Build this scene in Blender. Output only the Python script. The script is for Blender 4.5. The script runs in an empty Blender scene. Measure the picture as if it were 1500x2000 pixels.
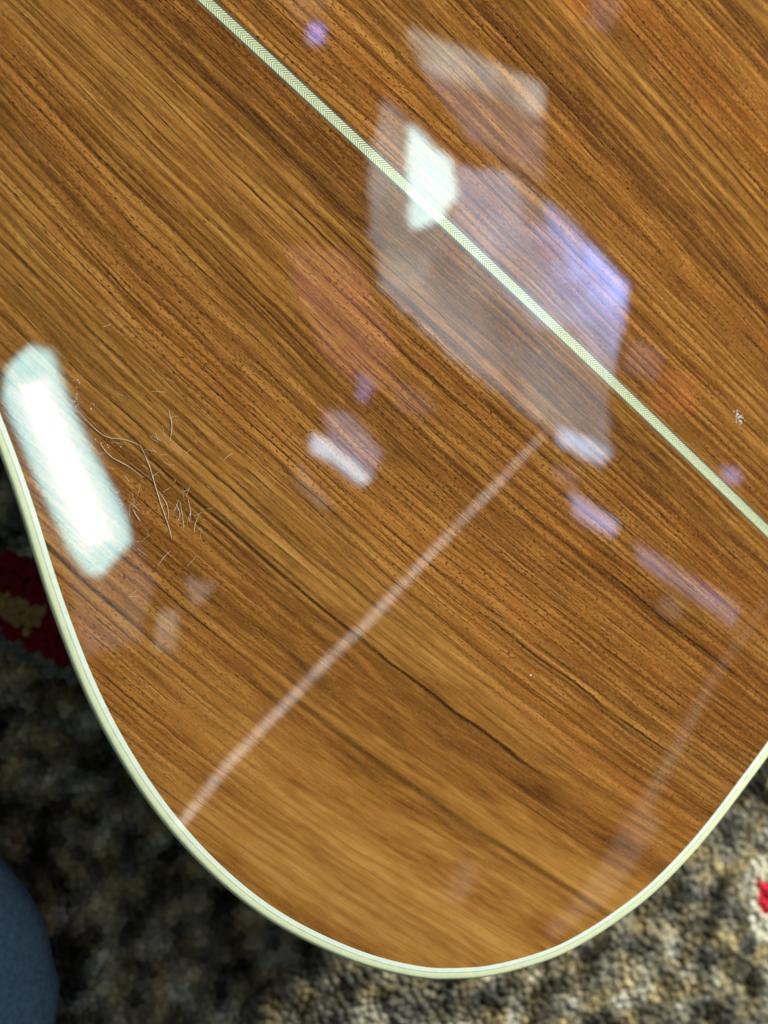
import bpy, bmesh, math, random
import numpy as np
from mathutils import Vector, Matrix, noise

random.seed(7)
scene = bpy.context.scene
COL = scene.collection

# ------------------------------------------------------------------ camera
cam_data = bpy.data.cameras.new("camera")
cam = bpy.data.objects.new("camera", cam_data)
COL.objects.link(cam)
TILT = math.radians(15.0)
DIST = 0.30
cam.location = (-DIST * math.sin(TILT), 0.0, DIST * math.cos(TILT))
cam.rotation_euler = (0.0, -TILT, 0.0)
cam_data.sensor_fit = 'VERTICAL'
cam_data.sensor_height = 24.0
cam_data.angle_y = math.radians(58.4977)
cam_data.clip_start = 0.005
cam_data.clip_end = 50.0
cam_data.dof.use_dof = True
cam_data.dof.focus_distance = 0.297
cam_data.dof.aperture_fstop = 4.3
scene.camera = cam

# ------------------------------------------------------------------ world, lamps, exposure
world = bpy.data.worlds.new("World")
scene.world = world
world.use_nodes = True
bg = world.node_tree.nodes["Background"]
bg.inputs["Color"].default_value = (0.80, 0.92, 1.0, 1)
bg.inputs["Strength"].default_value = 0.004

key_d = bpy.data.lights.new("key_lamp", 'AREA')
key_d.shape = 'RECTANGLE'
key_d.size = 0.40
key_d.size_y = 0.34
key_d.energy = 94.0
key_d.color = (0.97, 1.0, 0.90)
key = bpy.data.objects.new("key_lamp", key_d)
COL.objects.link(key)
el = math.radians(23)
az = math.radians(36)
key.location = (1.6 * math.cos(el) * math.cos(az), 1.6 * math.cos(el) * math.sin(az), 1.6 * math.sin(el))
key.rotation_euler = (Vector((0.03, -0.02, 0)) - Vector(key.location)).to_track_quat('-Z', 'Y').to_euler()

scene.view_settings.view_transform = 'Standard'
scene.view_settings.look = 'None'
scene.view_settings.gamma = 1.0
scene.view_settings.exposure = 0.0
scene.view_settings.use_curve_mapping = False
scene.cycles.max_bounces = 5

# ------------------------------------------------------------------ helpers
def tag(o, label=None, cat=None, group=None, kind=None):
    if label: o["label"] = label
    if cat: o["category"] = cat
    if group: o["group"] = group
    if kind: o["kind"] = kind
    return o

def mesh_obj(name, verts, faces, mat, parent=None, smooth=True):
    me = bpy.data.meshes.new(name)
    me.from_pydata([tuple(v) for v in verts], [], faces)
    me.materials.append(mat)
    if smooth:
        me.polygons.foreach_set("use_smooth", [True] * len(me.polygons))
    me.update()
    o = bpy.data.objects.new(name, me)
    COL.objects.link(o)
    if parent: o.parent = parent
    return o

def empty(name, loc=(0, 0, 0)):
    o = bpy.data.objects.new(name, None)
    o.location = loc
    COL.objects.link(o)
    return o

class NT:
    """tiny node-graph helper"""
    def __init__(self, name):
        self.m = bpy.data.materials.new(name)
        self.m.use_nodes = True
        self.t = self.m.node_tree
        self.b = self.t.nodes["Principled BSDF"]
    def _in(self, sock, v):
        if v is None: return
        if isinstance(v, bpy.types.NodeSocket): self.t.links.new(v, sock)
        else: sock.default_value = v
    def math(self, op, a, b=None, c=None, clamp=False):
        n = self.t.nodes.new("ShaderNodeMath"); n.operation = op; n.use_clamp = clamp
        for i, v in enumerate((a, b, c)): self._in(n.inputs[i], v)
        return n.outputs[0]
    def comb(self, x, y, z=0.0):
        n = self.t.nodes.new("ShaderNodeCombineXYZ")
        for i, v in enumerate((x, y, z)): self._in(n.inputs[i], v)
        return n.outputs[0]
    def noise(self, vec, scale=1.0, detail=2.0, rough=0.5, dist=0.0, w=None):
        n = self.t.nodes.new("ShaderNodeTexNoise"); n.noise_dimensions = '3D'
        self._in(n.inputs["Vector"], vec); n.inputs["Scale"].default_value = scale
        n.inputs["Detail"].default_value = detail; n.inputs["Roughness"].default_value = rough
        n.inputs["Distortion"].default_value = dist
        return n.outputs["Fac"]
    def ramp(self, fac, stops, interp='LINEAR'):
        n = self.t.nodes.new("ShaderNodeValToRGB"); cr = n.color_ramp; cr.interpolation = interp
        while len(cr.elements) < len(stops): cr.elements.new(0.5)
        for e, (p, c) in zip(cr.elements, stops):
            e.position = p
            e.color = (c, c, c, 1) if isinstance(c, (int, float)) else (*c, 1)
        self._in(n.inputs[0], fac)
        return n.outputs[0]
    def mix(self, fac, a, b, mode='MIX'):
        n = self.t.nodes.new("ShaderNodeMix"); n.data_type = 'RGBA'; n.blend_type = mode
        self._in(n.inputs[0], fac)
        self._in(n.inputs[6], a if isinstance(a, bpy.types.NodeSocket) else (*a, 1))
        self._in(n.inputs[7], b if isinstance(b, bpy.types.NodeSocket) else (*b, 1))
        return n.outputs[2]
    def remap(self, v, a, b, c=0.0, d=1.0, smooth=True):
        n = self.t.nodes.new("ShaderNodeMapRange")
        n.interpolation_type = 'SMOOTHSTEP' if smooth else 'LINEAR'
        self._in(n.inputs[0], v)
        for i, x in enumerate((a, b, c, d)): n.inputs[1 + i].default_value = x
        return n.outputs[0]
    def bump(self, h, strength, dist):
        n = self.t.nodes.new("ShaderNodeBump"); self._in(n.inputs["Height"], h)
        n.inputs["Strength"].default_value = strength; n.inputs["Distance"].default_value = dist
        return n.outputs[0]
    def lacquer(self, rough=0.03, normal=None, weight=1.0):
        self.b.inputs["Coat Weight"].default_value = weight
        self.b.inputs["Coat Roughness"].default_value = rough
        self.b.inputs["Coat IOR"].default_value = 1.52
        if normal is not None: self.t.links.new(normal, self.b.inputs["Coat Normal"])

# ------------------------------------------------------------------ materials
def wood_material():
    N = NT("rosewood")
    uvn = N.t.nodes.new("ShaderNodeUVMap"); uvn.uv_map = "grain"
    sep = N.t.nodes.new("ShaderNodeSeparateXYZ"); N.t.links.new(uvn.outputs[0], sep.inputs[0])
    u = N.math('MULTIPLY', sep.outputs[0], 1000.0)      # mm along the grain
    v0 = N.math('MULTIPLY', sep.outputs[1], 1000.0)     # mm across
    # wander of the growth lines
    w1 = N.noise(N.comb(N.math('MULTIPLY', u, .007), N.math('MULTIPLY', v0, .016), 3.1), 1.0, 1.0)
    w2 = N.noise(N.comb(N.math('MULTIPLY', u, .045), N.math('MULTIPLY', v0, .14), 9.7), 1.0, 2.0)
    v = N.math('ADD', v0, N.math('MULTIPLY', N.math('SUBTRACT', w1, .5), 6.0))
    v = N.math('ADD', v, N.math('MULTIPLY', N.math('SUBTRACT', w2, .5), 1.7))
    def streak(su, sv, z, detail=2.0, rough=.5):
        return N.noise(N.comb(N.math('MULTIPLY', u, su), N.math('MULTIPLY', v, sv), z), 1.0, detail, rough)
    tail = N.math('MULTIPLY', N.remap(v0, 75, 150, 0, 1), N.remap(u, -50, 70, 0, 1))
    calm = N.math('SUBTRACT', 1.0, N.math('MULTIPLY', tail, .95))
    broad = streak(.0030, .038, 1.3, 1.0)
    mid = streak(.0055, .21, 7.7, 2.0, .6)
    fine = streak(.014, .80, 4.4, 2.0, .65)
    hair = streak(.075, 2.6, 2.2, 1.0, .6)
    tone = N.math('ADD', N.math('MULTIPLY', broad, .50), N.math('MULTIPLY', N.math('MULTIPLY', N.math('SUBTRACT', mid, .5), N.math('ADD', .35, N.math('MULTIPLY', calm, .65))), .52))
    tone = N.math('ADD', tone, N.math('MULTIPLY', N.math('MULTIPLY', N.math('SUBTRACT', fine, .5), calm), .55))
    tone = N.math('ADD', tone, N.math('MULTIPLY', N.math('MULTIPLY', N.math('SUBTRACT', hair, .5), calm), .36))
    tone = N.math('MULTIPLY', N.math('ADD', tone, .74), 1 / 1.95)
    blot = N.noise(N.comb(N.math('MULTIPLY', u, .055), N.math('MULTIPLY', v, .42), 88.0), 1.0, 2.0, .65)
    tone = N.math('ADD', tone, N.math('MULTIPLY', N.math('SUBTRACT', blot, .5), .36))
    tone = N.remap(tone, .32, .675, 0, 1, smooth=False)
    # the board gets paler towards its outer edge
    tone = N.math('ADD', tone, N.remap(v0, 40, 190, -.08, .11))
    tone = N.math('ADD', tone, N.math('MULTIPLY', tail, .05))
    soft = streak(.004, .075, 33.3, 0.0)
    tone = N.math('ADD', tone, N.math('MULTIPLY', N.math('MULTIPLY', N.math('SUBTRACT', soft, .5), tail), .95))
    col = N.ramp(tone, [(0.0, (.046, .0170, .0062)), (.22, (.104, .0385, .0098)), (.45, (.188, .0735, .0160)),
                        (.68, (.282, .1215, .0270)), (1.0, (.385, .185, .048))])
    hue = N.noise(N.comb(N.math('MULTIPLY', u, .004), N.math('MULTIPLY', v, .03), 15.0), 1.0, 1.0)
    col = N.mix(N.remap(hue, .45, .72, 0, .50), col, N.mix(1.0, col, (.98, .76, .66), 'MULTIPLY'))
    col = N.mix(N.remap(hue, .56, .30, 0, .50), col, N.mix(1.0, col, (.86, .95, .95), 'MULTIPLY'))
    col = N.mix(N.math('MULTIPLY', tail, .6), col, N.mix(1.0, col, (1.06, 1.02, .94), 'MULTIPLY'))
    # soft dark growth rings, a handful of millimetres apart
    rj = N.noise(N.comb(N.math('MULTIPLY', u, .0022), N.math('MULTIPLY', v, .07), 41.0), 1.0, 1.0)
    ph = N.math('ADD', N.math('MULTIPLY', v, .30), N.math('MULTIPLY', rj, 4.0))
    fr = N.math('FRACT', ph)
    ring = N.math('MULTIPLY', N.remap(fr, .45, .93, 0, 1), N.remap(fr, 1.0, .94, 0, 1))
    gate = N.noise(N.comb(N.math('MULTIPLY', u, .008), N.math('MULTIPLY', v, .11), 66.0), 1.0, 2.0)
    ring = N.math('MULTIPLY', ring, N.math('MULTIPLY', N.remap(gate, .32, .60, .10, .72), N.math('ADD', .22, N.math('MULTIPLY', calm, .78))))
    col = N.mix(ring, col, (.040, .0150, .0050))
    # thin dark lines: zero crossings of stretched noises
    def line(su, sv, z, width, lo, hi, amt):
        f = N.noise(N.comb(N.math('MULTIPLY', u, su), N.math('MULTIPLY', v, sv), z), 1.0, 0.0)
        d = N.math('ABSOLUTE', N.math('SUBTRACT', f, .5))
        l = N.remap(d, width, width * .15, 0, 1)
        return N.math('MULTIPLY', N.math('MULTIPLY', l, N.remap(gate, lo, hi, 0, 1)), amt)
    rk = N.noise(N.comb(N.math('MULTIPLY', u, .0030), N.math('MULTIPLY', v, .05), 141.0), 1.0, 1.0)
    f1 = N.math('FRACT', N.math('ADD', N.math('MULTIPLY', v, .21), N.math('MULTIPLY', rk, 3.2)))
    l1 = N.remap(N.math('ABSOLUTE', N.math('SUBTRACT', f1, .5)), .10, .025, 0, 1)
    l1 = N.math('MULTIPLY', l1, N.math('MULTIPLY', N.remap(blot, .40, .58, 0, .78), N.math('ADD', .22, N.math('MULTIPLY', calm, .78))))
    l3 = N.math('MULTIPLY', line(.006, .70, 51.0, .050, .60, .42, .40), calm)
    lines = N.math('MAXIMUM', l1, l3)
    # a few long strong growth lines
    vw = N.math('ADD', v0, N.math('MULTIPLY', N.math('SUBTRACT', w2, .5), 2.6))
    for (vc, u0, u1, wd, am) in ((124.8, -75, 130, 1.0, .90), (153.0, 15, 185, 1.7, .52), (92.8, 50, 170, .75, .92), (53.7, 75, 175, .75, .92), (116.0, -135, -55, 2.0, .55), (137.0, 100, 160, .5, .6)):
        g = N.remap(N.math('ABSOLUTE', N.math('SUBTRACT', vw, vc)), wd, wd * .2, 0, am)
        g = N.math('MULTIPLY', g, N.math('MULTIPLY', N.remap(u, u0, u0 + 25, 0, 1), N.remap(u, u1, u1 - 25, 0, 1)))
        g = N.math('MULTIPLY', g, N.remap(blot, .30, .46, .45, 1))
        lines = N.math('MAXIMUM', lines, g)
    col = N.mix(lines, col, (.022, .0080, .0032))
    # open pores, short dark ticks in drifting belts
    pj = N.noise(N.comb(N.math('MULTIPLY', u, .70), N.math('MULTIPLY', v0, 2.2), 77.0), 1.0, 1.0)
    pores = N.math('MULTIPLY', N.remap(pj, .585, .640, 0, 1), N.remap(hue, .36, .54, .25, 1))
    pj2 = N.noise(N.comb(N.math('MULTIPLY', u, .22), N.math('MULTIPLY', v0, 2.3), 177.0), 1.0, 1.0)
    pores2 = N.math('MULTIPLY', N.remap(pj2, .64, .70, 0, 1), N.remap(hue, .62, .44, .15, 1))
    pores = N.math('MAXIMUM', pores, pores2)
    pores = N.math('MULTIPLY', pores, N.math('SUBTRACT', 1.0, N.math('MULTIPLY', tail, .85)))
    pores = N.math('MULTIPLY', pores, N.remap(blot, .34, .58, .15, 1))
    col = N.mix(N.math('MULTIPLY', pores, .88), col, (.018, .0075, .004))
    # pale flecks between fibres
    col = N.mix(N.math('MULTIPLY', N.remap(pj, .45, .32, 0, 1), .16), col, (.37, .185, .040))
    N.t.links.new(col, N.b.inputs["Base Color"])
    N.b.inputs["Roughness"].default_value = .55
    N.b.inputs["Specular IOR Level"].default_value = .0
    # lacquer that has sunk a little into the grain
    rip = N.noise(N.comb(N.math('MULTIPLY', u, .30), N.math('MULTIPLY', v0, 1.7), 210.), 1.0, 1.0)
    wav = N.noise(N.comb(N.math('MULTIPLY', u, .03), N.math('MULTIPLY', v0, .06), 200.), 1.0, 0.0)
    b1 = N.bump(N.math('ADD', N.math('MULTIPLY', rip, .55), N.math('MULTIPLY', wav, 10.0)), .5, .0000065)
    N.lacquer(.025, b1)
    return N.m

def plain(name, col, rough=.5, coat=0.0, spec=.4, var=.12, scale=400, bump=0.0):
    N = NT(name)
    tc = N.t.nodes.new("ShaderNodeTexCoord")
    n = N.noise(tc.outputs["Object"], scale, 3.0, .6)
    c2 = tuple(c * (1 - var) for c in col); c3 = tuple(min(1, c * (1 + var)) for c in col)
    N.t.links.new(N.ramp(n, [(.3, c2), (.7, c3)]), N.b.inputs["Base Color"])
    N.b.inputs["Roughness"].default_value = rough
    N.b.inputs["Specular IOR Level"].default_value = spec
    if bump: N.t.links.new(N.bump(n, .6, bump), N.b.inputs["Normal"])
    if coat: N.lacquer(.03, None, coat)
    return N.m

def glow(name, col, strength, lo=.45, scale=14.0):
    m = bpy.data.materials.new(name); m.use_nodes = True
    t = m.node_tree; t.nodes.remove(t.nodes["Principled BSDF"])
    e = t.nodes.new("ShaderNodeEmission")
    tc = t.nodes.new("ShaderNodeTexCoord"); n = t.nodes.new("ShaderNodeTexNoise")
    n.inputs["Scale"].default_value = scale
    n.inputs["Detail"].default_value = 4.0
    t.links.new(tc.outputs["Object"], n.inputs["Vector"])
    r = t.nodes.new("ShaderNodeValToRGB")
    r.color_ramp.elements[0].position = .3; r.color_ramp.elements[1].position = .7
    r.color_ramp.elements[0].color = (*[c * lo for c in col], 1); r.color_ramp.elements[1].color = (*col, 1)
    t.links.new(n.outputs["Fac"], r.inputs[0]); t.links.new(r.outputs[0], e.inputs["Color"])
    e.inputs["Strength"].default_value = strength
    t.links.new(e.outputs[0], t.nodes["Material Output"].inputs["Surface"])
    return m

M_WOOD = wood_material()
M_PURF = plain("grey_line", (.30, .34, .29), .5, 1.0, .3, .2)
M_BIND = plain("ivory_binding", (.60, .63, .40), .35, 1.0, .4, .04)
M_BIND_IN = plain("white_binding", (.62, .67, .57), .35, 1.0, .4, .04)
M_DARK = plain("black_line", (.035, .045, .04), .5, 1.0, .3, .2)
M_CREAM = plain("maple_inlay", (.43, .46, .28), .5, 1.0, .3, .10, 900)
M_SIDE = plain("side_wood", (.16, .06, .018), .5, 1.0, .3, .4, 60)
M_TOP = plain("spruce_top", (.55, .36, .16), .5, 1.0, .3, .1, 60)
M_PIN = plain("white_plastic", (.75, .74, .66), .3, 0, .5, .03)
M_FIBRE = plain("pale_fibre", (.58, .47, .33), .35, 0, .6, .1)
M_DUST = plain("white_dust", (.85, .85, .82), .5, 0, .5, .1)
M_DENIM = plain("blue_cloth", (.100, .152, .195), .95, 0, .05, .22, 500, .0004)
M_FLOOR = plain("carpet_backing", (.06, .05, .035), .95, 0, .05, .4, 120)
M_METAL = plain("white_metal", (.6, .6, .6), .5, 0, .3, .05)

def tuft_material():
    N = NT("carpet_yarn")
    a = N.t.nodes.new("ShaderNodeAttribute"); a.attribute_name = "yarn"
    tc = N.t.nodes.new("ShaderNodeTexCoord")
    n = N.noise(tc.outputs["Object"], 900, 2.0)
    N.t.links.new(N.mix(1.0, a.outputs["Color"], N.ramp(n, [(.3, .7), (.7, 1.0)]), 'MULTIPLY'), N.b.inputs["Base Color"])
    N.b.inputs["Roughness"].default_value = .95
    N.b.inputs["Specular IOR Level"].default_value = .05
    return N.m
M_TUFT = tuft_material()

# ------------------------------------------------------------------ floor and its mottled carpet
FLOOR_Z = -0.1465
fl = mesh_obj("floor", [(-3, -3, FLOOR_Z), (3, -3, FLOOR_Z), (3, 3, FLOOR_Z), (-3, 3, FLOOR_Z)], [(0, 1, 2, 3)], M_FLOOR)
tag(fl, kind="structure")

def inside(p, poly):
    x, y = p; c = False
    for i in range(len(poly)):
        x1, y1 = poly[i]; x2, y2 = poly[i - 1]
        if (y1 > y) != (y2 > y) and x < (x2 - x1) * (y - y1) / (y2 - y1) + x1: c = not c
    return c

RED_A = [(-0.2062, 0.0043), (-0.1869, -0.0195), (-0.1365, -0.0531), (-0.1217, -0.0622), (-0.1093, -0.0703), (-0.0802, -0.0581), (-0.1045, -0.0137), (-0.1281, -0.0192)]
EDGE_A = [(-0.2062, -0.0021), (-0.1869, -0.0304), (-0.1365, -0.0594), (-0.1217, -0.0702), (-0.1067, -0.0788), (-0.0712, -0.0631), (-0.1045, -0.0137), (-0.1281, -0.0192)]
TAN_A = [(-0.1611, -0.0243), (-0.1365, -0.0336), (-0.1302, -0.0371), (-0.1185, -0.0431), (-0.1196, -0.0487), (-0.1259, -0.053), (-0.1365, -0.046), (-0.1611, -0.0397)]
RED_B = [(0.2494, -0.2023), (0.3064, -0.2019), (0.3133, -0.2315), (0.2507, -0.2209)]
EDGE_B = [(0.2440, -0.189), (0.3238, -0.1846), (0.3308, -0.2528), (0.2490, -0.2360), (0.2450, -0.2234)]
def yarn(x, y):
    p = (x, y)
    if inside(p, RED_A):
        return (.26, .16, .062) if inside(p, TAN_A) else (.15, .007, .009)  # left motif's red is darkened in the yarn, standing in for shadow
    if inside(p, EDGE_A): return random.choice([(.11, .11, .085), (.09, .09, .07), (.13, .125, .10)])  # edge of the left motif, its colour lowered for the same shadow
    if inside(p, RED_B): return (.50, .022, .040)
    if inside(p, EDGE_B): return random.choice([(.48, .44, .33), (.38, .35, .26), (.54, .50, .40)])
    n = noise.noise(Vector((x * 80, y * 80, 1.7))) * .72 + noise.noise(Vector((x * 150, y * 150, 5.7))) * .26
    q = min(.999, max(0, .5 + n * .95 + random.uniform(-.06, .06)))
    # order by brightness with hue jitter
    order = [(.013, .011, .007), (.030, .025, .017), (.058, .050, .035), (.100, .086, .060), (.155, .130, .088), (.220, .182, .114), (.30, .252, .165), (.39, .34, .245)]
    f = q * (len(order) - 1); i = int(f)
    c = order[min(i + (random.random() < f - i), len(order) - 1)]
    h = noise.noise(Vector((x * 80 + 40, y * 80, 9.1)))
    if h < -.15: c = (c[0] * .90, c[1] * .97, c[2] * 1.12)
    elif h > .18: c = (c[0] * 1.12, c[1] * 1.03, c[2] * .82)
    return c

def carpet():
    SP = .0030
    V, F, Cc = [], [], []
    ring = 5
    ys = np.arange(-.40, .06, SP)
    for j, y in enumerate(ys):
        for x in np.arange(-.30, .42, SP):
            x = x + (SP * .5 if j % 2 else 0)
            if -.03 < x < .13 and -.10 < y < .16: continue      # well under the guitar
            cx = x + random.uniform(-.0009, .0009); cy = y + random.uniform(-.0009, .0009)
            h = .0058 + random.uniform(-.0007, .0007); r = SP * .74
            lx, ly = random.uniform(-.0012, .0012), random.uniform(-.0012, .0012)
            col = yarn(cx, cy); k = random.uniform(.94, 1.06); col = (*[min(1, c * k) for c in col], 1)
            b = len(V)
            for (rr, zz, sh) in ((r, .0, 0), (r * 1.02, h * .86, .6)):
                for a in range(ring):
                    t = a / ring * 2 * math.pi
                    V.append((cx + lx * sh + rr * math.cos(t), cy + ly * sh + rr * math.sin(t), FLOOR_Z + .0003 + zz))
                    Cc.append(col)
            V.append((cx + lx, cy + ly, FLOOR_Z + h)); Cc.append(col)
            for a in range(ring):
                a2 = (a + 1) % ring
                F.append((b + a, b + a2, b + ring + a2, b + ring + a))
                F.append((b + ring + a, b + ring + a2, b + 2 * ring))
    o = mesh_obj("carpet_pile", V, F, M_TUFT)
    at = o.data.color_attributes.new("yarn", 'FLOAT_COLOR', 'POINT')
    at.data.foreach_set("color", np.array(Cc, dtype=np.float32).ravel())
    tag(o, "mottled brown, grey and black carpet pile with red cream-edged motifs under the guitar", "carpet", kind="stuff")
carpet()

# ------------------------------------------------------------------ the guitar
# body frame: s runs along the centre seam towards the tail, t across it
AX = Vector((.772617, -.634872)); NX = Vector((-.634872, -.772617)); ORG = Vector((.044956, .077224))
CROWN_S, DOME_R = .040, 4.5
def dome(s, t): return -((s - CROWN_S) ** 2 + t * t) / (2 * DOME_R)
def W3(s, t, dz=0.0):
    p = ORG + AX * s + NX * t
    return (p.x, p.y, dome(s, t) + dz)

half = [(189.0, 0), (188.8, 30), (188.3, 60), (187.4, 81), (186.6, 96), (184.9, 111.4), (180.9, 130.9), (175.9, 144.9), (170.2, 157.5), (162.7, 170.0),
        (147.0, 187.1), (135.0, 195.9), (126.0, 201.1), (107.5, 208.0), (84.5, 212.7), (64.4, 214.2), (42.0, 212.5), (18.4, 207.5),
        (-3.9, 199.8), (-24.1, 190.4), (-45.2, 178.0), (-58.9, 169.0), (-72.3, 159.8), (-87.2, 150.3), (-108, 138.5), (-132, 128.5),
        (-160, 123), (-190, 123.5), (-220, 129), (-250, 137), (-278, 141), (-302, 137), (-322, 122), (-335, 96), (-341, 60), (-343, 25), (-343.2, 0)]
ctrl = [(s / 1000, t / 1000) for s, t in half]
loop = ctrl + [(s, -t) for s, t in reversed(ctrl[1:-1])]
def catmull(pts, n):
    out = []; L = len(pts)
    for i in range(L):
        p0, p1, p2, p3 = (np.array(pts[(i + k) % L]) for k in (-1, 0, 1, 2))
        # centripetal parameterisation keeps uneven spacing smooth
        t0 = 0; t1 = t0 + np.linalg.norm(p1 - p0) ** .5; t2 = t1 + np.linalg.norm(p2 - p1) ** .5; t3 = t2 + np.linalg.norm(p3 - p2) ** .5
        for k in range(n):
            t = t1 + (t2 - t1) * k / n
            a1 = (t1 - t) / (t1 - t0) * p0 + (t - t0) / (t1 - t0) * p1
            a2 = (t2 - t) / (t2 - t1) * p1 + (t - t1) / (t2 - t1) * p2
            a3 = (t3 - t) / (t3 - t2) * p2 + (t - t2) / (t3 - t2) * p3
            b1 = (t2 - t) / (t2 - t0) * a1 + (t - t0) / (t2 - t0) * a2
            b2 = (t3 - t) / (t3 - t1) * a2 + (t - t1) / (t3 - t1) * a3
            out.append((t2 - t) / (t2 - t1) * b1 + (t - t1) / (t2 - t1) * b2)
    return np.array(out)
OUT = catmull(loop, 10)
for _ in range(6):   # light fairing
    OUT = OUT * .5 + (np.roll(OUT, 1, 0) + np.roll(OUT, -1, 0)) * .25
tan_ = np.roll(OUT, -1, 0) - np.roll(OUT, 1, 0)
tan_ /= np.linalg.norm(tan_, axis=1)[:, None]
INW = np.stack([-tan_[:, 1], tan_[:, 0]], 1)          # towards the inside
if ((INW * (np.array([0, 0]) - OUT)).sum(1)).mean() < 0: INW = -INW
def offset(w): return OUT + INW * w

guitar = empty("acoustic_guitar", (0, 0, 0))
tag(guitar, "glossy brown rosewood guitar lying face down with ivory binding and herringbone back strip", "guitar")

def sweep(name, prof, mat, closed_prof=False):
    """prof: list of (inset, z relative to the dome at the edge of that inset)"""
    n = len(OUT); V = []; F = []
    for (w, z) in prof:
        P = offset(w)
        for (s, t) in P: V.append(W3(s, t, z))
    K = len(prof)
    for k in range(K if closed_prof else K - 1):
        k2 = (k + 1) % K
        for i in range(n):
            j = (i + 1) % n
            F.append((k * n + i, k * n + j, k2 * n + j, k2 * n + i))
    return mesh_obj(name, V, F, mat, guitar)

mm = .001
sweep("binding", [(.1 * mm, -6.5 * mm), (0, -6.4 * mm), (0, -1.3 * mm), (.15 * mm, -.7 * mm), (.5 * mm, -.25 * mm), (1.0 * mm, -.03 * mm), (1.5 * mm, .04 * mm), (2.8 * mm, .04 * mm)], M_BIND)
sweep("purfling_line", [(2.8 * mm, .03 * mm), (3.02 * mm, .03 * mm)], M_PURF)
sweep("inner_binding", [(3.02 * mm, .04 * mm), (4.5 * mm, .04 * mm)], M_BIND_IN)

# sides and soundboard
n = len(OUT); V = []; F = []
BOT = -.1385
P = offset(.15 * mm)
for (s, t) in P:
    x, y, z = W3(s, t); V.append((x, y, z - .006))
for (s, t) in P:
    x, y, z = W3(s, t); V.append((x, y, BOT))
for i in range(n):
    j = (i + 1) % n; F.append((i, j, n + j, n + i))
mesh_obj("side", V, F, M_SIDE, guitar)
V = [(*W3(s, t)[:2], BOT - .0005) for (s, t) in OUT] + [(*W3(s, t)[:2], BOT - .003) for (s, t) in OUT]
F = [tuple(range(n)), tuple(range(2 * n - 1, n - 1, -1))] + [(i, (i + 1) % n, n + (i + 1) % n, n + i) for i in range(n)]
mesh_obj("soundboard", V, F, M_TOP, guitar, smooth=False)
# tail pin
bm = bmesh.new()
prof = [(0, .016), (.0045, .0155), (.0062, .013), (.0058, .010), (.0040, .008), (.0042, .0), (.0, .0)]
rows = []
for (r, h) in prof:
    rows.append([bm.verts.new((r * math.cos(a / 16 * 2 * math.pi), r * math.sin(a / 16 * 2 * math.pi), h)) for a in range(16)])
for a_, b_ in zip(rows[:-1], rows[1:]):
    for i in range(16): bm.faces.new((a_[i], a_[(i + 1) % 16], b_[(i + 1) % 16], b_[i]))
bmesh.ops.remove_doubles(bm, verts=bm.verts, dist=1e-6)
me = bpy.data.meshes.new("tail_pin"); bm.to_mesh(me); bm.free(); me.materials.append(M_PIN)
pin = bpy.data.objects.new("tail_pin", me); COL.objects.link(pin); pin.parent = guitar
e = W3(.1885, 0)
pin.location = (e[0], e[1], -.06)
pin.rotation_euler = Vector((AX.x, AX.y, 0)).to_track_quat('Z', 'Y').to_euler()

# the two bookmatched boards
INS = offset(4.3 * mm)
def t_limit(side):
    pts = [(s, abs(t)) for s, t in INS if (t * side) >= -1e-6]
    pts.sort(); ss = np.array([p[0] for p in pts]); tt = np.array([p[1] for p in pts])
    return ss, tt
HALF_STRIP = 2.15 * mm
def grain_uv(s, t):
    a = abs(t); k = min(1, max(0, (a - .002) / .07)); k = k * k * (3 - 2 * k)
    if t > 0: g = (.020 * s - .000375e3 * s * s) * k        # growth lines bow towards the seam at the tail
    else: g = (.035 * s) * k
    return (s + (3.0 if t < 0 else 0), (t - g) - (.37 if t < 0 else 0))
for side in (1, -1):
    ss, tt = t_limit(side)
    smin, smax = ss.min(), ss.max()
    NS, NTt = 220, 60
    V = []; U = []; F = []
    for i in range(NS + 1):
        s = (smin + smax) / 2 - (smax - smin) / 2 * math.cos(math.pi * i / NS)
        tl = max(HALF_STRIP + .0002, float(np.interp(s, ss, tt)))
        for j in range(NTt + 1):
            t = side * (HALF_STRIP + (tl - HALF_STRIP) * j / NTt)
            V.append(W3(s, t)); U.append(grain_uv(s, t))
    for i in range(NS):
        for j in range(NTt):
            a = i * (NTt + 1) + j
            f = (a, a + 1, a + NTt + 2, a + NTt + 1)
            F.append(f if side < 0 else f[::-1])
    o = mesh_obj("back_panel", V, F, M_WOOD, guitar)
    uvl = o.data.uv_layers.new(name="grain")
    li = np.empty(len(o.data.loops), dtype=np.int32); o.data.loops.foreach_get("vertex_index", li)
    uvl.data.foreach_set("uv", np.array(U, dtype=np.float32)[li].ravel())
    # make sure the lacquered face looks up
    if o.data.polygons[NS * NTt // 2].normal.z < 0: o.data.flip_normals()

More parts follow.
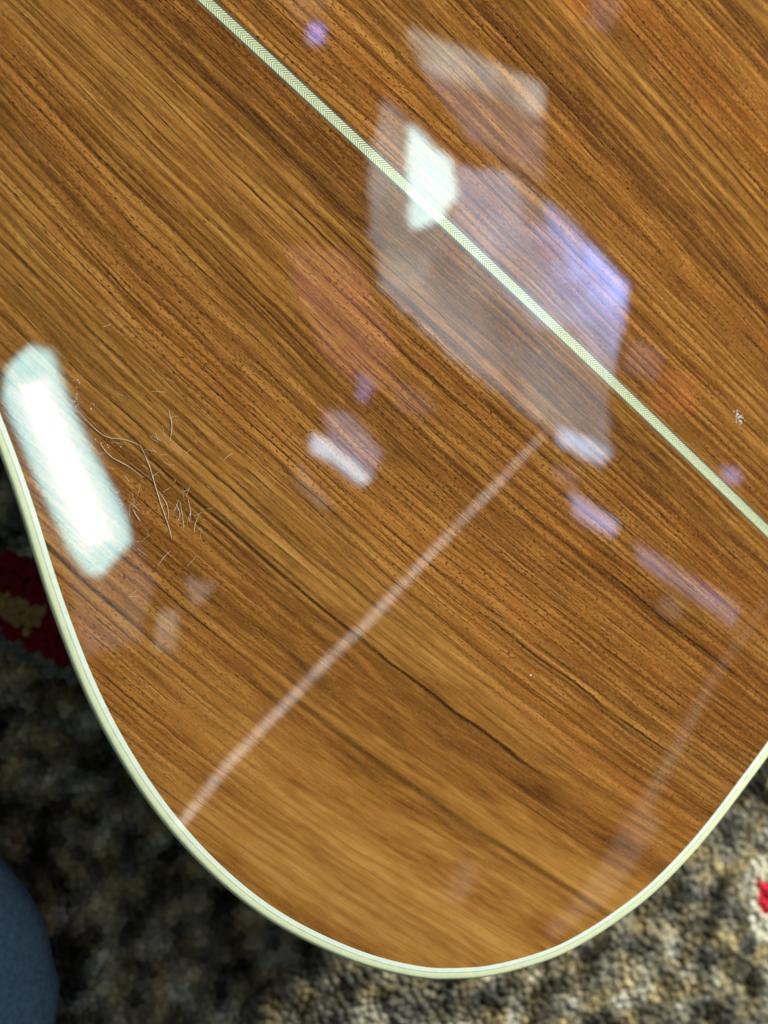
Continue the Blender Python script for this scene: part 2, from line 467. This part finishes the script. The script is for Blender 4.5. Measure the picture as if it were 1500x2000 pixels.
# centre strip: dark ground, edge lines and herringbone pieces
S0, S1 = float(INS[:, 0].min()) , float(INS[:, 0].max())
V = []; F = []
for i in range(201):
    s = S0 + (S1 - S0) * i / 200
    V += [W3(s, -HALF_STRIP, .00001), W3(s, HALF_STRIP, .00001)]
for i in range(200): F.append((2 * i, 2 * i + 1, 2 * i + 3, 2 * i + 2))
strip = mesh_obj("back_strip", V, F, M_DARK, guitar)
if strip.data.polygons[0].normal.z < 0: strip.data.flip_normals()
V = []; F = []
PITCH = .98 * mm; WID = 1.62 * mm; FILL = .68
k = 0; s = S0 + .002
while s < S1 - .003:
    for side in (1, -1):
        off = .28 * PITCH if side < 0 else 0
        b = len(V)
        L = WID * .95
        fill = FILL if side < 0 else FILL + .08
        q = [(s + off, .02 * mm), (s + off + PITCH * fill, .02 * mm), (s + off + PITCH * fill + L, WID), (s + off + L, WID)]
        for (a, t) in q: V.append(W3(a, side * t, .00005))
        for (a, t) in q: V.append(W3(a, side * t, .000005))
        F.append((b, b + 1, b + 2, b + 3) if side > 0 else (b + 3, b + 2, b + 1, b))
        for e_ in range(4):
            f_ = (e_ + 1) % 4; F.append((b + e_, b + f_, b + 4 + f_, b + 4 + e_))
    s += PITCH
hb = mesh_obj("herringbone", V, F, M_CREAM, strip, smooth=False)
hb["kind"] = "stuff"
bm = bmesh.new(); bm.from_mesh(hb.data)
for f in bm.faces:
    if abs(f.normal.z) > .9 and f.normal.z < 0: f.normal_flip()
bm.to_mesh(hb.data); bm.free()

# ------------------------------------------------------------------ fibres and dust on the lacquer
def zsurf(x, y):
    q = Vector((x, y)) - ORG
    return dome(q.dot(AX), q.dot(NX))
def tube(name, pts, r, mat):
    P = []
    for i in range(len(pts) - 1):
        p0 = Vector(pts[max(0, i - 1)]); p1 = Vector(pts[i]); p2 = Vector(pts[i + 1]); p3 = Vector(pts[min(len(pts) - 1, i + 2)])
        for k in range(6):
            t = k / 6
            P.append(.5 * ((2 * p1) + (p2 - p0) * t + (2 * p0 - 5 * p1 + 4 * p2 - p3) * t * t + (3 * p1 - p0 - 3 * p2 + p3) * t ** 3))
    P.append(Vector(pts[-1]))
    V = []; F = []
    for i, p in enumerate(P):
        d = (P[min(i + 1, len(P) - 1)] - P[max(i - 1, 0)]).normalized(); nn = Vector((-d.y, d.x))
        rr = r * (.35 + .65 * math.sin(math.pi * min(1, max(0, (i + .6) / (len(P) + .2)))))
        z = zsurf(p.x, p.y)
        for a in range(5):
            t = a / 5 * 2 * math.pi
            q = p + nn * (rr * math.cos(t)); V.append((q.x, q.y, z + r + .00002 + rr * math.sin(t)))
    for i in range(len(P) - 1):
        for a in range(5):
            b = (a + 1) % 5; F.append((i * 5 + a, i * 5 + b, i * 5 + 5 + b, i * 5 + 5 + a))
    return mesh_obj(name, V, F, mat)
HAIRS = [[(-0.0687, 0.0316), (-0.0678, 0.0269), (-0.0683, 0.0221)], [(-0.0957, 0.0308), (-0.0884, 0.0236), (-0.0816, 0.0222), (-0.0771, 0.0204)],
         [(-0.0771, 0.0204), (-0.0745, 0.0141), (-0.0718, 0.0047), (-0.0687, -0.0047), (-0.0678, -0.0087)], [(-0.0718, 0.0063), (-0.0693, 0.0024), (-0.0687, -0.0024)],
         [(-0.0891, 0.0209), (-0.0861, 0.0171), (-0.0809, 0.0141), (-0.0764, 0.0107)], [(-0.0628, 0.004), (-0.0621, 0.0), (-0.0624, -0.0032)],
         [(-0.0594, -0.0008), (-0.0607, -0.004), (-0.061, -0.0067)], [(-0.0656, 0.004), (-0.0672, 0.0)], [(-0.0653, 0.0035), (-0.0644, -0.0024), (-0.0641, -0.0056)],
         [(-0.0679, -0.0119), (-0.0703, -0.0142), (-0.0721, -0.0169)], [(-0.0794, 0.0008), (-0.0782, -0.0016), (-0.0771, -0.0031)], [(-0.0664, 0.0024), (-0.0653, -0.0008), (-0.0663, -0.0032)]]
LAB = ["short curved pale hair, highest and apart from the others on the wood",
       "bent pale hair starting at the edge of the bright lamp reflection",
       "longest pale hair, running down the wood right of the lamp reflection",
       "short pale hair hugging the lower half of the longest hair",
       "wavy pale hair left of the longest hair, beside the lamp reflection",
       "curved pale fibre, second from the right in the tuft of fibres",
       "rightmost pale fibre of the tuft below the hairs",
       "straight slanting fibre at the left of the tuft of fibres",
       "nearly upright pale fibre in the middle of the tuft",
       "lowest pale fibre, slanting down-left below the tuft of fibres",
       "small pale fibre between lamp reflection and longest hair",
       "kinked tiny fibre beside the upright one in the tuft"]
for i, h in enumerate(HAIRS):
    o = tube("hair", h, .00008 if i in (0, 1, 2, 4) else .000065, M_FIBRE)
    tag(o, LAB[i], "hair", "stray hairs on the lacquer")

# finest hairlines of lint, too many and too thin to count
def lint():
    V = []; F = []
    rng = random.Random(11)
    for k in range(60):
        x = rng.gauss(-.074, .009); y = rng.gauss(.008, .014); a = rng.uniform(0, math.pi); L = rng.uniform(.001, .005); c = rng.uniform(-.6, .6)
        b = len(V); n_ = 7; w = rng.uniform(.00002, .00004)
        for i in range(n_):
            z = zsurf(x, y) + .00004
            nx, ny = -math.sin(a), math.cos(a)
            V += [(x + nx * w, y + ny * w, z), (x, y, z + w), (x - nx * w, y - ny * w, z)]
            if i:
                p = b + (i - 1) * 3; F += [(p, p + 1, p + 4, p + 3), (p + 1, p + 2, p + 5, p + 4)]
            x += math.cos(a) * L / n_; y += math.sin(a) * L / n_; a += c / n_
    tag(mesh_obj("fine_lint", V, F, M_FIBRE), "faint hairline lint scattered beside the lamp reflection", "lint", kind="stuff")
lint()

def crumbs(name, spots, mat):
    V = []; F = []
    for (x, y, r) in spots:
        b = len(V); z = zsurf(x, y)
        for k in range(6):
            a = k / 6 * 2 * math.pi; q = r * random.uniform(.7, 1.2)
            V.append((x + q * math.cos(a), y + q * math.sin(a), z + .00001))
        for k in range(6):
            a = k / 6 * 2 * math.pi + .3; q = r * random.uniform(.45, .75)
            V.append((x + q * math.cos(a), y + q * math.sin(a), z + r * .7))
        V.append((x, y, z + r))
        for k in range(6):
            j = (k + 1) % 6
            F.append((b + k, b + j, b + 6 + j, b + 6 + k)); F.append((b + 6 + k, b + 6 + j, b + 12))
    return mesh_obj(name, V, F, mat, smooth=False)
spots = []
for (x, y) in [(-0.0962, 0.0377), (-0.095, 0.0355), (-0.0921, 0.0329), (-0.0965, 0.0339), (-0.0913, 0.0217), (-0.0851, 0.0199), (-0.0861, 0.007), (-0.0842, 0.0016), (-0.0828, 0.0), (-0.0824, 0.0039)]:
    for k in range(4): spots.append((x + random.gauss(0, .0013), y + random.gauss(0, .0016), random.uniform(.00006, .00017)))
for k in range(150): spots.append((random.uniform(-.10, .13), random.uniform(-.09, .15), random.uniform(.00003, .00009)))
tag(crumbs("dust", spots, M_DUST), "fine white dust specks scattered on the lacquer", "dust", kind="stuff")
tag(crumbs("dust_speck", [(.0527, -.0562, .00028)], M_DUST), "lone white speck on the wood at the lower right", "speck")
ding = []
for k in range(34):
    a = random.gauss(0, 1); b_ = random.gauss(0, 1)
    p = Vector((.1348, .0345)) + Vector((.70, -.71)) * a * .0015 + Vector((.71, .70)) * b_ * .0008
    ding.append((p.x, p.y, random.uniform(.00012, .00034)))
tag(crumbs("lint_flake", ding, M_DUST), "small white flaky smear on the wood right of the herringbone strip", "flake")

# ------------------------------------------------------------------ bent knee in blue trousers, beside the guitar on the carpet
def knee():
    # centre line: shin lies on the carpet, thigh rises out of the frame; one continuous lofted surface
    path = [Vector((-.40, -.62, -.068)), Vector((-.31, -.47, -.066)), Vector((-.235, -.335, -.064)), Vector((-.195, -.262, -.062)), Vector((-.172, -.205, -.060)),
            Vector((-.167, -.150, -.058)), Vector((-.167, -.112, -.060)), Vector((-.167, -.100, -.062))]
    rad = [.050, .055, .058, .060, .060, .053, .026, .006]
    V = []; F = []; R_ = 40
    P = []; RR = []
    for i in range(len(path) - 1):
        for k in range(10):
            t = k / 10
            P.append(path[i].lerp(path[i + 1], t)); RR.append(rad[i] + (rad[i + 1] - rad[i]) * t)
    P.append(path[-1]); RR.append(rad[-1])
    for _ in range(8):
        P = [P[0]] + [(P[i - 1] + P[i] * 2 + P[i + 1]) / 4 for i in range(1, len(P) - 1)] + [P[-1]]
        RR = [RR[0]] + [(RR[i - 1] + RR[i] * 2 + RR[i + 1]) / 4 for i in range(1, len(RR) - 1)] + [RR[-1]]
    for i, p in enumerate(P):
        d = (P[min(i + 1, len(P) - 1)] - P[max(0, i - 1)]).normalized()
        a = d.cross(Vector((0, 0, 1))).normalized(); b = a.cross(d)
        for k in range(R_):
            t = k / R_ * 2 * math.pi
            r = RR[i] * (1 + .025 * noise.noise(Vector((math.cos(t) * 2, math.sin(t) * 2, i * .12))) + .035 * math.sin(i * .42 + 2 * t) * (i < 48))
            V.append(p + a * (r * math.cos(t)) + b * (r * .72 * math.sin(t)))
    for i in range(len(P) - 1):
        for k in range(R_):
            j = (k + 1) % R_; F.append((i * R_ + k, i * R_ + j, i * R_ + R_ + j, i * R_ + R_ + k))
    F.append(tuple((len(P) - 1) * R_ + k for k in range(R_)))
    F.append(tuple(reversed(range(R_))))
    o = mesh_obj("person", V, F, M_DENIM)
    o.location = KNEE_SHIFT
    tag(o, "bent knee in plain dark blue trousers in the lower left corner", "person")
KNEE_SHIFT = (.004, -.014, -.034)
knee()

# ------------------------------------------------------------------ lamps, windows and added glowing panels overhead, shaped for the lacquer to mirror
CEIL = 1.6
def ragged(pts, amp=.010):
    out = []
    for i in range(len(pts)):
        a = Vector(pts[i]); b = Vector(pts[(i + 1) % len(pts)]); L = (b - a).length
        nn = Vector((-(b - a).y, (b - a).x)) / max(L, 1e-6)
        k = max(1, int(L / .025))
        for j in range(k):
            p = a.lerp(b, j / k); A = min(amp, L * .25)
            out.append(tuple(p + nn * (A * noise.noise(Vector((p.x * 22, p.y * 22, .3))) + A * .6 * noise.noise(Vector((p.x * 55, p.y * 55, 4.3))))))
    return out
def panel(name, pts, mat, parent, dz=0.0, th=.02, rag=0.0):
    if rag: pts = ragged(pts, rag)
    n = len(pts); z = CEIL + dz
    V = [(x, y, z) for x, y in pts] + [(x, y, z + th) for x, y in pts]
    F = [tuple(range(n)), tuple(range(2 * n - 1, n - 1, -1))] + [(i, n + i, n + (i + 1) % n, (i + 1) % n) for i in range(n)]
    return mesh_obj(name, V, F, mat, parent, smooth=False)
def bar(name, a, b, w, mat, parent=None, dz=0.0, th=.03):
    a = Vector(a); b = Vector(b); d = (b - a).normalized(); nn = Vector((-d.y, d.x)) * w / 2
    return panel(name, [tuple(a + nn), tuple(b + nn), tuple(b - nn), tuple(a - nn)], mat, parent, dz, th)

G_DIFF = glow("lamp_diffuser", (.54, 1.0, 1.0), 17.5, .97)
G_TUBE = glow("lamp_tube", (.98, 1.0, 1.0), 27, .95)
G_GREY = glow("veil_glow", (.78, .92, 1.0), 4.8, .30, 4.0)
G_PANE = glow("bright_daylight", (.68, 1.0, .98), 24, .8)
G_BLUE = glow("blue_daylight", (.24, .34, 1.0), 17)
G_BLUE2 = glow("pale_blue_daylight", (.42, .50, 1.0), 8)
G_LINE = glow("strip_glow", (1.0, .95, .88), 12.0, .25, 30.0)
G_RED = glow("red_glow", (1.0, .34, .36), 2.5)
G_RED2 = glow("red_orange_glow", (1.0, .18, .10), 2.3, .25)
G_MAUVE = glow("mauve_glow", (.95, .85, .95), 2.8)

# fluorescent ceiling lamp
o = empty("ceiling_lamp", (-.34, .07, CEIL))
tag(o, "bright white ceiling lamp mirrored at the left edge of the guitar", "lamp")
def rel(ob, base):
    ob.location = (-base[0], -base[1], -base[2])
def put(parent, child):
    child.location = -parent.location
put(o, panel("diffuser", [(-.416, .330), (-.375, .315), (-.335, .205), (-.215, -.06), (-.207, -.105), (-.270, -.178), (-.300, -.172), (-.335, -.127), (-.474, .215), (-.468, .275)], G_DIFF, o, 0))
put(o, panel("glare_panel", [(-.50, .20), (-.44, .02), (-.36, -.16), (-.30, -.36), (-.19, -.33), (-.16, -.19), (-.20, -.09), (-.33, .22)], glow("glare_glow", (1.0, .92, 1.0), 1.5), o, .022, .01, rag=.014))  # unseen panel added for the glare beside the mirrored lamp
put(o, bar("tube", (-.412, .235), (-.272, -.100), .050, G_TUBE, o, -.008, .003))
put(o, bar("inner_diffuser", (-.418, .250), (-.266, -.116), .095, glow("inner_diffuser", (.76, 1.0, 1.0), 20, .97), o, -.004, .003))

o = empty("glow_strip", (.35, -.3, CEIL))  # emissive strip shaped to mirror as the long pale line
tag(o, "long thin glowing strip mirrored as a pale line across the wood", "lamp")
put(o, panel("tube", [(.788, .160), (.785, .163), (.480, -.140), (.338, -.283), (.193, -.424), (.073, -.544), (-.008, -.634), (-.118, -.772), (-.112, -.778), (.001, -.641), (.081, -.551), (.201, -.432), (.346, -.291), (.485, -.146)], G_LINE, o, -.01))

o = empty("skylight", (.7, .5, CEIL))
tag(o, "skylight as glowing panels shaped to mirror in the middle of the guitar", "skylight")
put(o, panel("veil_panel", [(.373, .950), (.445, .900), (.560, .810), (.705, .800), (.880, .690), (1.025, .548), (.990, .360), (.965, .236), (.975, .105), (.940, .078), (.808, .165), (.560, .330), (.375, .500), (.346, .620), (.342, .814)], G_GREY, o, 0, rag=.014))  # glowing sheet added for the pale veil of sunlit surfaces near the window
put(o, panel("bright_pane", [(.436, .898), (.551, .810), (.552, .720), (.500, .665), (.438, .640)], G_PANE, o, -.008, .004, rag=.014))
# blue gradient of the reflection stepped into four glowing rows, brightest at the outer edge
EA, EB = Vector((.700, .800)), Vector((1.024, .548)); FA, FB = Vector((.800, .480)), Vector((.972, .300))
BL = [((.24, .42, 1.0), 28), ((.30, .48, 1.0), 21), ((.38, .56, 1.0), 15), ((.46, .64, 1.0), 11)]
for k in range(4):
    a0, a1 = k / 4, (k + 1) / 4
    st = .62 - .20 * k
    e0, e1 = EA.lerp(FA, a0), EA.lerp(FA, a1); f0, f1 = EB.lerp(FB, a0), EB.lerp(FB, a1)
    put(o, panel("blue_step", [tuple(e0.lerp(f0, st)), tuple(f0), tuple(f1), tuple(e1.lerp(f1, st))], glow("blue_step_glow", *BL[k]), o, -.010, .004))
    if k < 3:
        put(o, panel("blue_step", [tuple(e0.lerp(f0, max(0, st - .35))), tuple(e0.lerp(f0, st - .005)), tuple(e1.lerp(f1, st - .005)), tuple(e1.lerp(f1, max(0, st - .35)))], glow("pale_step_glow", BL[min(3, k + 1)][0], BL[k][1] * .55), o, -.010, .004))  # paler steps added to carry the blue gradient inward
put(o, panel("pale_veil", [(.375, .945), (.432, .905), (.432, .640), (.505, .655), (.470, .500), (.400, .490), (.352, .620), (.348, .814)], glow("pale_veil_glow", (.82, .98, 1.0), 6.5, .4, 6.0), o, -.005, .003, rag=.014))  # whitish veil around the bright pane, added as a glowing sheet
put(o, panel("pale_edge", [(.560, .345), (.700, .300), (.815, .200), (.808, .168), (.565, .328)], glow("edge_veil_glow", (.9, .98, 1.0), 5.5, .5, 8.0), o, -.005, .003))  # sliver of glow added for the whitish lower rim of the veil
put(o, panel("lavender_veil", [(.560, .810), (.700, .800), (.740, .680), (.860, .430), (.760, .420), (.640, .520), (.556, .640)], glow("lavender_veil_glow", (.56, .74, 1.0), 9.0, .5, 5.0), o, -.004, .003, rag=.014))  # bluish haze between bright pane and blue rows, added as emission
put(o, panel("low_pane", [(.812, .182), (.975, .120), (.942, .078), (.818, .135)], glow("low_glass", (.50, .72, 1.0), 18), o, -.007, .004, rag=.004))

def single(name, label, cat, pts, mat, dz=0.0):
    return tag(panel(name, pts, mat, None, dz, rag=.004), label, cat)
o = empty("window", (.28, .12, CEIL))
tag(o, "small daylit window mirrored left of the long pale line", "window")
put(o, panel("lower_pane", [(0.201, 0.146), (0.237, 0.130), (0.345, 0.042), (0.316, 0.022), (0.255, 0.070), (0.205, 0.103)], glow("window_glass", (.55, .78, 1.0), 21), o, .006, .004, rag=.004))
put(o, panel("upper_pane", [(0.231, 0.205), (0.297, 0.190), (0.376, 0.102), (0.343, 0.046), (0.24, 0.132)], glow("violet_glass", (.60, .64, 1.0), 5.5), o, .012, .004, rag=.004))
single("blue_spot", "tiny blue spot of added glow mirrored above the small window, first of a pair", "lamp", [(.31, .295), (.347, .284), (.353, .256), (.316, .261)], glow("blue_spot_glow", (.5, .5, 1.0), 6), .01)  # small emissive quad added for a blue dot in the lacquer
single("blue_spot", "tiny blue spot of added glow mirrored above the small window, second of a pair", "lamp", [(.314, .255), (.339, .254), (.335, .226), (.308, .231)], glow("blue_spot_glow_b", (.4, .4, 1.0), 8), .012)  # second quad added for the lower blue dot
single("patch", "grey curtain of added glow mirrored below the small window", "patch", [(0.171, 0.085), (0.195, 0.052), (0.255, -0.019), (0.225, -0.030), (0.165, 0.034)], glow("grey_patch_glow", (1.0, .95, .95), 2.2), .014)  # dim emissive sheet added for a grey veil in the lacquer
single("patch", "mauve curtain of added glow mirrored right of the red lantern", "patch", [(0.397, 0.282), (0.473, 0.250), (0.505, 0.209), (0.46, 0.190), (0.409, 0.214)], glow("mauve_patch_glow", (1.0, .62, .9), 1.6), .016)  # glowing sheet added for a mauve tint in the reflection
single("glow_spot", "dim mauve spot of added glow mirrored under the skylight", "lamp", [(0.823, 0.085), (0.895, 0.066), (0.881, 0.028), (0.83, 0.046)], glow("mauve_spot_glow", (1.0, .75, .95), 2.0), .014)  # dim emitter added for a mauve mark in the lacquer
single("glow_spot", "dim tan spot of added glow mirrored below the long window", "lamp", [(1.159, -0.259), (1.216, -0.281), (1.194, -0.328), (1.137, -0.298)], glow("tan_spot_glow", (1.0, .92, .75), 1.9), .016)  # weak glow added for a tan mark among the reflections
single("red_blotch", "orange lantern of added glow mirrored at the top edge of the guitar", "blotch", [(0.841, 1.308), (0.962, 1.33), (0.965, 1.266), (0.897, 1.251)], glow("orange_glow", (1.0, .2, .06), 3.0), .014)  # emissive sheet added for the orange tint at the top
single("patch", "pink curtain of added glow mirrored at the top edge beside the orange lantern", "patch", [(0.966, 1.33), (1.061, 1.32), (1.017, 1.24), (0.942, 1.250)], glow("pink_patch_glow", (1.0, .66, .75), 2.4), .016)  # added glow for the pinkish reflection at the top edge
single("glow_spot", "tan spot of added glow mirrored at the top edge above the blue one", "lamp", [(0.131, 1.207), (0.26, 1.226), (0.246, 1.165), (0.184, 1.137)], glow("tan_spot_glow_b", (1.0, .88, .6), 2.0), .014)  # unseen emitter added for the tan veil at the top
single("patch", "mauve curtain of added glow mirrored between skylight and small lantern", "patch", [(1.045, 0.411), (1.138, 0.376), (1.121, 0.309), (1.029, 0.331)], glow("mauve_patch_glow_b", (1.0, .7, 1.0), 1.6), .014)  # faint emissive sheet added to tint the lacquer mauve here
single("glow_spot", "faint pale spot of added glow mirrored near the tail edge", "lamp", [(0.587, -0.932), (0.642, -0.938), (0.605, -1.029), (0.55, -1.009)], glow("faint_spot_glow", (1.0, .9, .75), 1.5), .014)  # weak emitter added for a faint pale mark near the tail
single("window", "narrow window mirrored below the skylight", "window", [(.866, .012), (1.007, -.066), (.985, -.100), (.885, -.045)], glow("violet_daylight", (.48, .58, 1.0), 13), .01)
single("window", "long dim window mirrored towards the tail of the guitar", "window", [(1.062, -.118), (1.394, -.300), (1.378, -.350), (1.075, -.165)], glow("dim_violet_daylight", (.60, .62, 1.0), 5.2), .01)
single("window", "wide grey-white panel of added glow mirrored at the top of the guitar", "window", [(.448, 1.145), (.620, 1.10), (.810, 1.045), (.805, .970), (.640, 1.02), (.486, 1.06)], glow("top_veil_glow", (.86, 1.0, .98), 7.0), .01)  # glowing panel shaped for the whitish arc in the top reflection
single("patch", "mauve curtain of added glow mirrored at the top of the guitar", "patch", [(.500, 1.05), (.640, 1.015), (.812, .965), (.806, .800), (.60, .90)], G_MAUVE, .02)  # emissive sheet added for the mauve veil under that arc
single("blue_spot", "small blue spot of added glow mirrored above the herringbone strip", "lamp", [(.205, 1.125), (.238, 1.125), (.238, 1.088), (.205, 1.088)], glow("blue_dot", (.25, .34, 1.0), 18), .01)  # added emitter for the single blue fleck above the strip
single("red_blotch", "large dim red lantern of added glow mirrored left of the skylight", "blotch", [(.143, .590), (.311, .575), (.397, .387), (.397, .270), (.330, .250), (.237, .320), (.180, .450)], G_RED, .02)  # glowing sheet added for the large reddish veil
single("red_blotch", "small orange red lantern of added glow mirrored right of the strip", "blotch", [(1.137, .330), (1.266, .343), (1.249, .234), (1.150, .225), (1.105, .255)], G_RED2, .02)  # red emission added for a small reddish reflection
single("blue_dot", "tiny blue spot of added glow mirrored near the white flake", "lamp", [(1.335, .085), (1.385, .080), (1.390, .040), (1.345, .045)], G_BLUE2, .01)  # added emitter giving the blue dot near the flake
single("glow_spot", "small pale spot of added glow mirrored low on the left of the wood", "lamp", [(-.145, -.261), (-.105, -.262), (-.105, -.361), (-.156, -.348)], glow("pale_spot_glow", (1.0, .95, .88), 4.0), .01)  # emitter added for the lower of two pale blobs
single("glow_spot", "small pale spot of added glow mirrored just above its neighbour", "lamp", [(-.088, -.188), (-.020, -.200), (-.042, -.240), (-.070, -.257)], glow("dim_spot_glow", (1.0, .95, .88), 3.4), .01)  # its twin, added for the upper pale blob
single("glow_strip", "dim glowing strip mirrored near the tail of the guitar", "lamp", [(1.500, -.280), (1.318, -.500), (1.135, -.840), (1.165, -.888), (1.029, -1.060), (.864, -1.160), (.845, -1.140), (.952, -1.040), (1.080, -.850), (1.300, -.515), (1.480, -.295)], glow("dim_strip_glow", (1.0, .88, .78), 1.5), .01)  # dim emissive strip shaped to mirror as the second line
